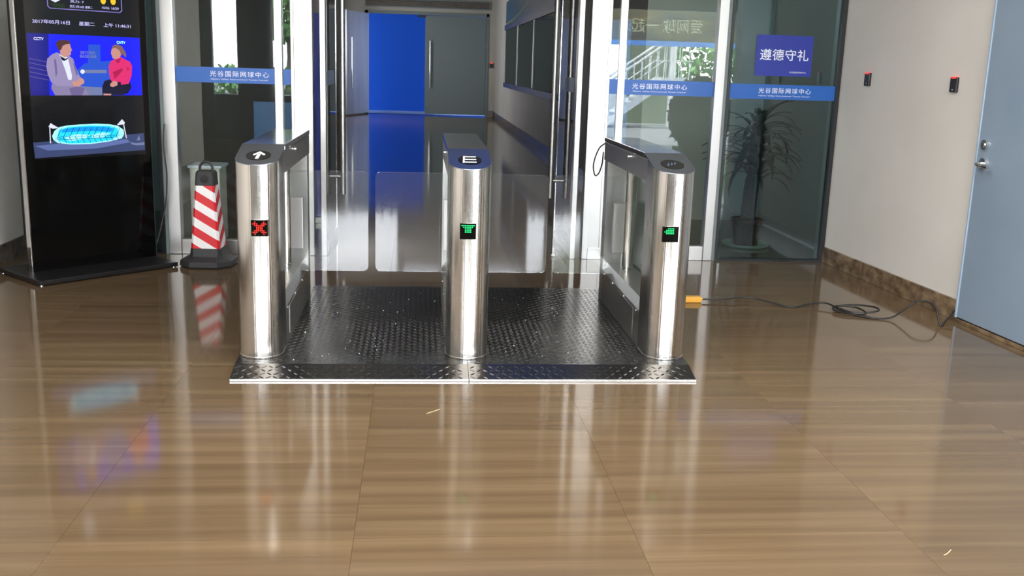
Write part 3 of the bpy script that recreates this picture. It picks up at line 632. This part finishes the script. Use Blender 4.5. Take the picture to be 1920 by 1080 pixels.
# straws and grit
for (a, b, lb) in (((.045, 3.969), (.101, 4.022), 'bent piece of dry straw on the floor in front of the platform'), ((1.612, 2.683), (1.652, 2.716), 'short dry straw on the floor near the lower right corner')):
    mx_, my_ = (a[0] + b[0]) / 2, (a[1] + b[1]) / 2
    tag(G().tube(smooth_path([(a[0], a[1], .002), (mx_ - .006, my_ - .009, .003), (mx_ + .008, my_ + .004, .003), (b[0], b[1], .002)], 3), .0013, 5).build('straw', M['straw']), lb, 'straw')
gr = G()
for _ in range(110):
    x, y = random.uniform(-.6, 1.08), random.uniform(4.6, 6.1); s = random.uniform(.001, .0028)
    if abs(x - .242) < .13: continue
    gr.box(x, y, PZ + .0002, x + s * 1.6, y + s, PZ + s)
tag(gr.build('grit', M['white'], kind='stuff'), 'pale crumbs of dirt scattered on the checker plate', 'dirt')

# ================================================================== BEHIND THE GLASS
def dracaena(loc, h, label, n=52, seed=3):
    random.seed(seed)
    r = empty('potted_plant', loc, label=label, cat='plant')
    G().loft([[(rr * math.cos(2 * PI * q / 24), rr * math.sin(2 * PI * q / 24), z) for q in range(24)] for rr, z in ((.16, .0), (.19, .01), (.2, .03), (.185, .03), (.15, .012))]).build('saucer', mat('cream_saucer', srgb(190, 190, 170), .4), r, smooth=True)
    G().loft([[(rr * math.cos(2 * PI * q / 24), rr * math.sin(2 * PI * q / 24), z) for q in range(24)] for rr, z in ((.1, .012), (.135, .2), (.145, .205), (.145, .235), (.13, .235), (.125, .22))]).build('pot', mat('brown_pot', srgb(70, 45, 36), .35), r, smooth=True)
    G().tube(smooth_path([(0, 0, .2), (.01, .0, .45), (.03, .0, .7), (.03, .01, .95)], 5), [.06] * 8 + [.05] * 8, 10).build('trunk', vary(mat('bark', (1, 1, 1, 1), .8), srgb(60, 42, 34), srgb(96, 74, 60), (20, 20, 60), bump=.6), r, smooth=True)
    lm = mat('dark_leaf', srgb(28, 44, 28), .4)
    for q in range(n):
        a = random.uniform(0, 2 * PI); z0 = random.uniform(.5, .97) * 1.0; ln = random.uniform(.36, .5); el = math.radians(random.uniform(25, 80)); droop = random.uniform(.7, 1.7)
        ctr = []; px, pz = 0, z0; e = el
        for t in range(8):
            ctr.append((px, pz)); px += ln / 7 * math.cos(e); pz += ln / 7 * math.sin(e); e -= droop / 4.5
        g = G(); vs = []
        for t, (u, z) in enumerate(ctr):
            wd = .02 * math.sin(PI * (t + .6) / 8.2) + .001
            ca, sa = math.cos(a), math.sin(a)
            vs += [(u * ca - wd * sa + .03, u * sa + wd * ca, z + .004), (u * ca + .03, u * sa, z - .002), (u * ca + wd * sa + .03, u * sa - wd * ca, z + .004)]
        g.add(vs, [f for t in range(7) for f in ((t * 3, t * 3 + 3, t * 3 + 4, t * 3 + 1), (t * 3 + 1, t * 3 + 4, t * 3 + 5, t * 3 + 2))])
        g.build('leaf', lm, r, smooth=True)
    random.seed(11)
dracaena((2.76, 8.15, 0), 1.2, 'potted palm like plant with arching leaves behind the tinted glass', 100)
def board(x0, x1, z, y, label, m, name='display_board'):
    b = empty(name, ((x0 + x1) / 2, y, 0), label=label, cat='display board'); wd = (x1 - x0) / 2
    G().box(-wd, -.012, .05, wd, .012, z).build('panel', m, b, bevel=.003)
    G().box(-wd, -.1, 0, wd, .1, .05).build('foot', M['ss_frame'], b, bevel=.004)
M['board_blue'] = mat('board_blue', srgb(70, 116, 178), .4)
board(-1.42, -.93, 1.06, 8.95, 'low pale blue display board behind the left fixed glass', M['board_blue'])
board(-.92, -.78, 1.82, 9.1, 'tall narrow blue board seen between the left steel posts', M['film'])
board(1.64, 1.86, 1.85, 9.0, 'tall narrow blue board seen behind the right fixed glass', M['board_blue'])
cbx = empty('cabinet', (-1.64, 8.1, 0), label='small white cabinet behind the glass next to the cone', cat='cabinet')
G().box(-.12, -.14, 0, .105, .14, .58).build('body', M['wall'], cbx, bevel=.004)
G().box(-.135, -.15, .58, .12, .15, .6).build('top', M['white'], cbx, bevel=.003)
G().box(-.105, -.146, .03, .09, -.14, .56).build('door', M['wall'], cbx, bevel=.002)
# notice board on the corridor wall
nb = empty('notice_board', (2.13, 20.3, .93), label='long blue framed notice board on the corridor right wall', cat='notice board')
def nbx(y0, y1, z0, z1, d0, d1, name, m, par=nb, **k): return G().box(-d1, y0, z0, -d0, y1, z1).build(name, m, par, **k)
navy = mat('navy_frame', srgb(40, 58, 110), .4)
nbx(-4.7, 4.7, 0, .1, 0, .08, 'bottom_rail', navy); nbx(-4.7, 4.7, 1.33, 1.45, 0, .08, 'top_rail', navy)
nbx(-4.7, 4.7, 1.45, 2.0, 0, .05, 'header', mat('header_teal', srgb(20, 84, 120), .35))
hs = G()
for q in range(24):
    t0, t1 = q / 24, (q + 1) / 24; f = lambda t: 1.47 + .34 * t ** 2
    hs.add([(-.052, 4.7 - 6 * t0, f(t0)), (-.052, 4.7 - 6 * t1, f(t1)), (-.052, 4.7 - 6 * t1, f(t1) + .03), (-.052, 4.7 - 6 * t0, f(t0) + .03)], [(0, 1, 2, 3)])
hs.build('header_stripe', mat('stripe_green', srgb(150, 160, 50), .4), nb)
text('球馆', M['white'], nb, (-.054, -2.2, 1.8), (0, -1, 0), (0, 0, 1), .7)
for q in range(4): nbx(-4.7 + q * 3.1, -4.64 + q * 3.1, .1, 1.33, 0, .07, 'upright', M['ss_frame'])
cols = [srgb(170, 140, 136), srgb(180, 160, 145), srgb(150, 112, 118)]
for q in range(3):
    pn = nbx(-4.64 + q * 3.1, -1.6 + q * 3.1, .1, 1.33, 0, .02, 'pinboard', mat('pinboard_%d' % q, cols[q], .6))
    nbx(-4.64 + q * 3.1, -1.6 + q * 3.1, .1, 1.33, .055, .06, 'cover_glass', M['glass_soft'])
    for j in range(3):
        y0 = -4.5 + q * 3.1 + j * .95
        nbx(y0, y0 + .75, .2, 1.2, .02, .024, 'poster', mat('poster_paper', [srgb(215, 180, 168), srgb(180, 100, 110), srgb(110, 116, 150)][(q + j) % 3], .6), pn)

# ================================================================== STREET SIDE, SEEN IN REFLECTIONS
struct(G().box(-40, -60, -.08, 40, -3.5, -.02), 'floor_outside', mat('paving_light', srgb(112, 112, 108), .8), 'pale paving outside the entrance')
fc = mat('dark_facade_panel', srgb(62, 58, 55), .5)
struct(G().box(-6.15, -3.62, 0, -3.62, -3.5, 3.3).box(-3.62, -3.62, 2.5, 7.1, -3.5, 3.3).box(-.2, -3.62, 0, 1.58, -3.5, 1.6).box(6.9, -3.5, 0, 7.1, 4.3, 3.3).box(3.45, 4.25, 0, 7.1, 4.4, 3.3), 'wall_street', fc, 'dark street side wall behind the viewer with an added low panel darkening reflections')  # low middle panel is added, unseen, to darken the wing reflections
for q, (xa, xb) in enumerate(((-1.5, -1.42), (-.3, -.2), (.52, .6), (1.58, 1.64), (1.9, 2.0), (2.45, 2.56), (3.3, 3.42))):
    struct(G().box(xa, -3.6, 0, xb, -3.5, 2.5), 'trim_%d' % (10 + q), fc, 'added dark mullion on the street side, streaking the steel reflections')  # unseen mullions added to streak reflections in the steel columns
def round_pillar(x, y, r_, label, m):
    p = G().tube([(x, y, -.02), (x, y, 3.3)], r_, 28); return tag(p.build('pillar', m, smooth=True), label, 'pillar')
pm = mat('dark_pillar', srgb(70, 64, 60), .6)
round_pillar(-2.80, -3.0, .3, 'dark round pillar at the street side mirrored in the left glass', pm)
round_pillar(3.0, -3.1, .26, 'dark round pillar at the street side to the right', pm)
def leaves(g, c_, R_, n, s=.12, sq=(1, 1, 1)):
    for _ in range(n):
        v = Vector((random.gauss(0, 1), random.gauss(0, 1), random.gauss(0, 1))).normalized() * R_ * random.uniform(.6, 1) ** .5
        p = Vector(c_) + Vector((v.x * sq[0], v.y * sq[1], v.z * sq[2])); a = Vector((random.gauss(0, 1), random.gauss(0, 1), random.gauss(0, 1))).normalized() * s
        b = a.cross(Vector((random.gauss(0, 1), random.gauss(0, 1), random.gauss(0, 1)))).normalized() * s * .5
        g.add([p - a, p + b, p + a, p - b], [(0, 1, 2, 3)])
lm = mat('green_leaf', srgb(92, 138, 70), .5)
hd = G()
for q in range(32): leaves(hd, (-11 + q * .24, -8, .62), .62, 46, .1, (.6, .7, 1))
for q in range(24): leaves(hd, (-6 + q * .15, -5.1, .75), .55, 90, .06, (.6, .7, 1))
tag(hd.build('hedge', lm, kind='stuff'), 'trimmed green hedge beyond the street side entrance', 'hedge')
pl = empty('planter', (-1.75, -4.02, -.02), label='long low dark planter with small leaves added outside to darken low reflections', cat='planter')  # unseen planter added to darken the upper part of the wing reflections
G().box(-4.25, -.28, 0, 4.25, .28, .8).build('added_planter_box', fc, pl)
g = G()
for q in range(50): leaves(g, (-4.15 + q * .17, 0, .8), .2, 24, .04, (1, 1, .6))
g.build('foliage', lm, pl, kind='stuff')
for x, y, z, R_, lb in ((-3.5, -13, 3.0, 1.1, 'leafy tree left across the street'), (9.6, -20, 1.9, 1.7, 'leafy tree behind the outdoor stair'), (5.2, -19, 5.6, 1.6, 'leafy tree across the street in the middle')):
    t = empty('tree', (x, y, -.02), label=lb, cat='tree')
    G().tube([(0, 0, 0), (.1, 0, z * .5), (0, 0, z)], [.16, .12, .06], 8).build('trunk', mat('trunk_bark', srgb(80, 66, 54), .8), t, smooth=True)
    g = G(); leaves(g, (0, 0, z), R_, 1500, .16); g.build('crown', lm, t)
# stair and header wall with banner
st = empty('outdoor_stair', (5.6, -11.0, -.02), label='white steel stair with railing across the forecourt', cat='stair')
wm = mat('white_steel', srgb(215, 218, 218), .4)
for q in range(9): G().box(-.95 + q * .17, -.5, .1 + q * .13, -.78 + q * .17, .5, .13 + q * .13).build('tread', wm, st)
for yy in (-.52, .5):
    g = G(); g.add([(-1.1, yy, 0), (-.9, yy, 0), (.65, yy, 1.12), (1.3, yy, 1.12), (1.3, yy, 1.28), (.55, yy, 1.28)] + [(-1.1, yy + .03, 0), (-.9, yy + .03, 0), (.65, yy + .03, 1.12), (1.3, yy + .03, 1.12), (1.3, yy + .03, 1.28), (.55, yy + .03, 1.28)],
        [(0, 1, 2, 3, 4, 5), (11, 10, 9, 8, 7, 6)] + [(i, (i + 1) % 6, 6 + (i + 1) % 6, 6 + i) for i in range(6)]); g.build('stringer', wm, st)
    rl = G().tube([(-1.1, yy, .95), (.55, yy, 2.1), (1.3, yy, 2.1)], .03, 8).tube([(-1.1, yy, .5), (.55, yy, 1.7), (1.3, yy, 1.7)], .015, 6)
    rl.build('handrail', wm, st)
    for q in range(12): x_ = -1.0 + q * .2; zz = min(.1 + (x_ + 1.0) * .73, 1.2); G().tube([(x_, yy, zz), (x_, yy, zz + .88)], .012, 5).build('baluster', wm, st)
G().box(.95, -.6, 0, 1.1, -.45, 2.1).build('stair_post', wm, st)
pw = G().box(5.7, -13.1, -.02, 7.1, -13.0, 3.2); tag(pw.build('garden_wall', mat('green_grey_render', srgb(92, 104, 84), .8)), 'green grey rendered wall behind the outdoor stair', 'wall')
bn = empty('banner', (6.2, -9.9, 2.02), label='wide dark banner with large characters hung across the forecourt', cat='banner')
G().box(-1.9, -.03, .12, 2.2, .03, 1.0).build('cloth', vary(mat('banner_print', (1, 1, 1, 1), .6), srgb(30, 42, 48), srgb(96, 84, 34), (1.2, 1, 2.2)), bn)
G().box(-1.9, -.04, 0, 2.2, .04, .12).build('lower_bar', M['board_blue'], bn)
text('爱网球 一起来', mat('banner_letters', srgb(140, 145, 120), .5), bn, (-.35, .034, .48), (-1, 0, 0), (0, 0, 1), 2.1, height=.34)
for xx in (-1.85, 2.15): G().box(xx - .05, -.05, -2.04, xx + .05, .05, 0).build('pole', wm, bn)
# shrub added as stand-in for the dark silhouette mirrored in the right glass
sb = empty('shrub_stand_in', (3.75, 1.6, 0), label='dark clipped shrub in a square planter standing in for a mirrored silhouette', cat='plant')
G().loft([oct_(.5, 0, .02), oct_(.56, .42, .02), oct_(.5, .42, .02), oct_(.48, .38, .02)]).build('planter', pm, sb)
g = G(); leaves(g, (0, 0, .86), .5, 2200, .07, (.8, .8, 1.0)); g.build('foliage', mat('dark_shrub', srgb(30, 44, 30), .5), sb)
# blue sign over the entrance, above the frame; the caps and ramp mirror it
eb = empty('entrance_sign', (.75, 7.38, 2.66), label='bright blue sign above the entrance head rail', cat='sign')
G().box(-.62, -.03, 0, .66, .03, .58).build('sign_panel', mat('sign_blue', srgb(74, 132, 255), .35), eb, bevel=.004)
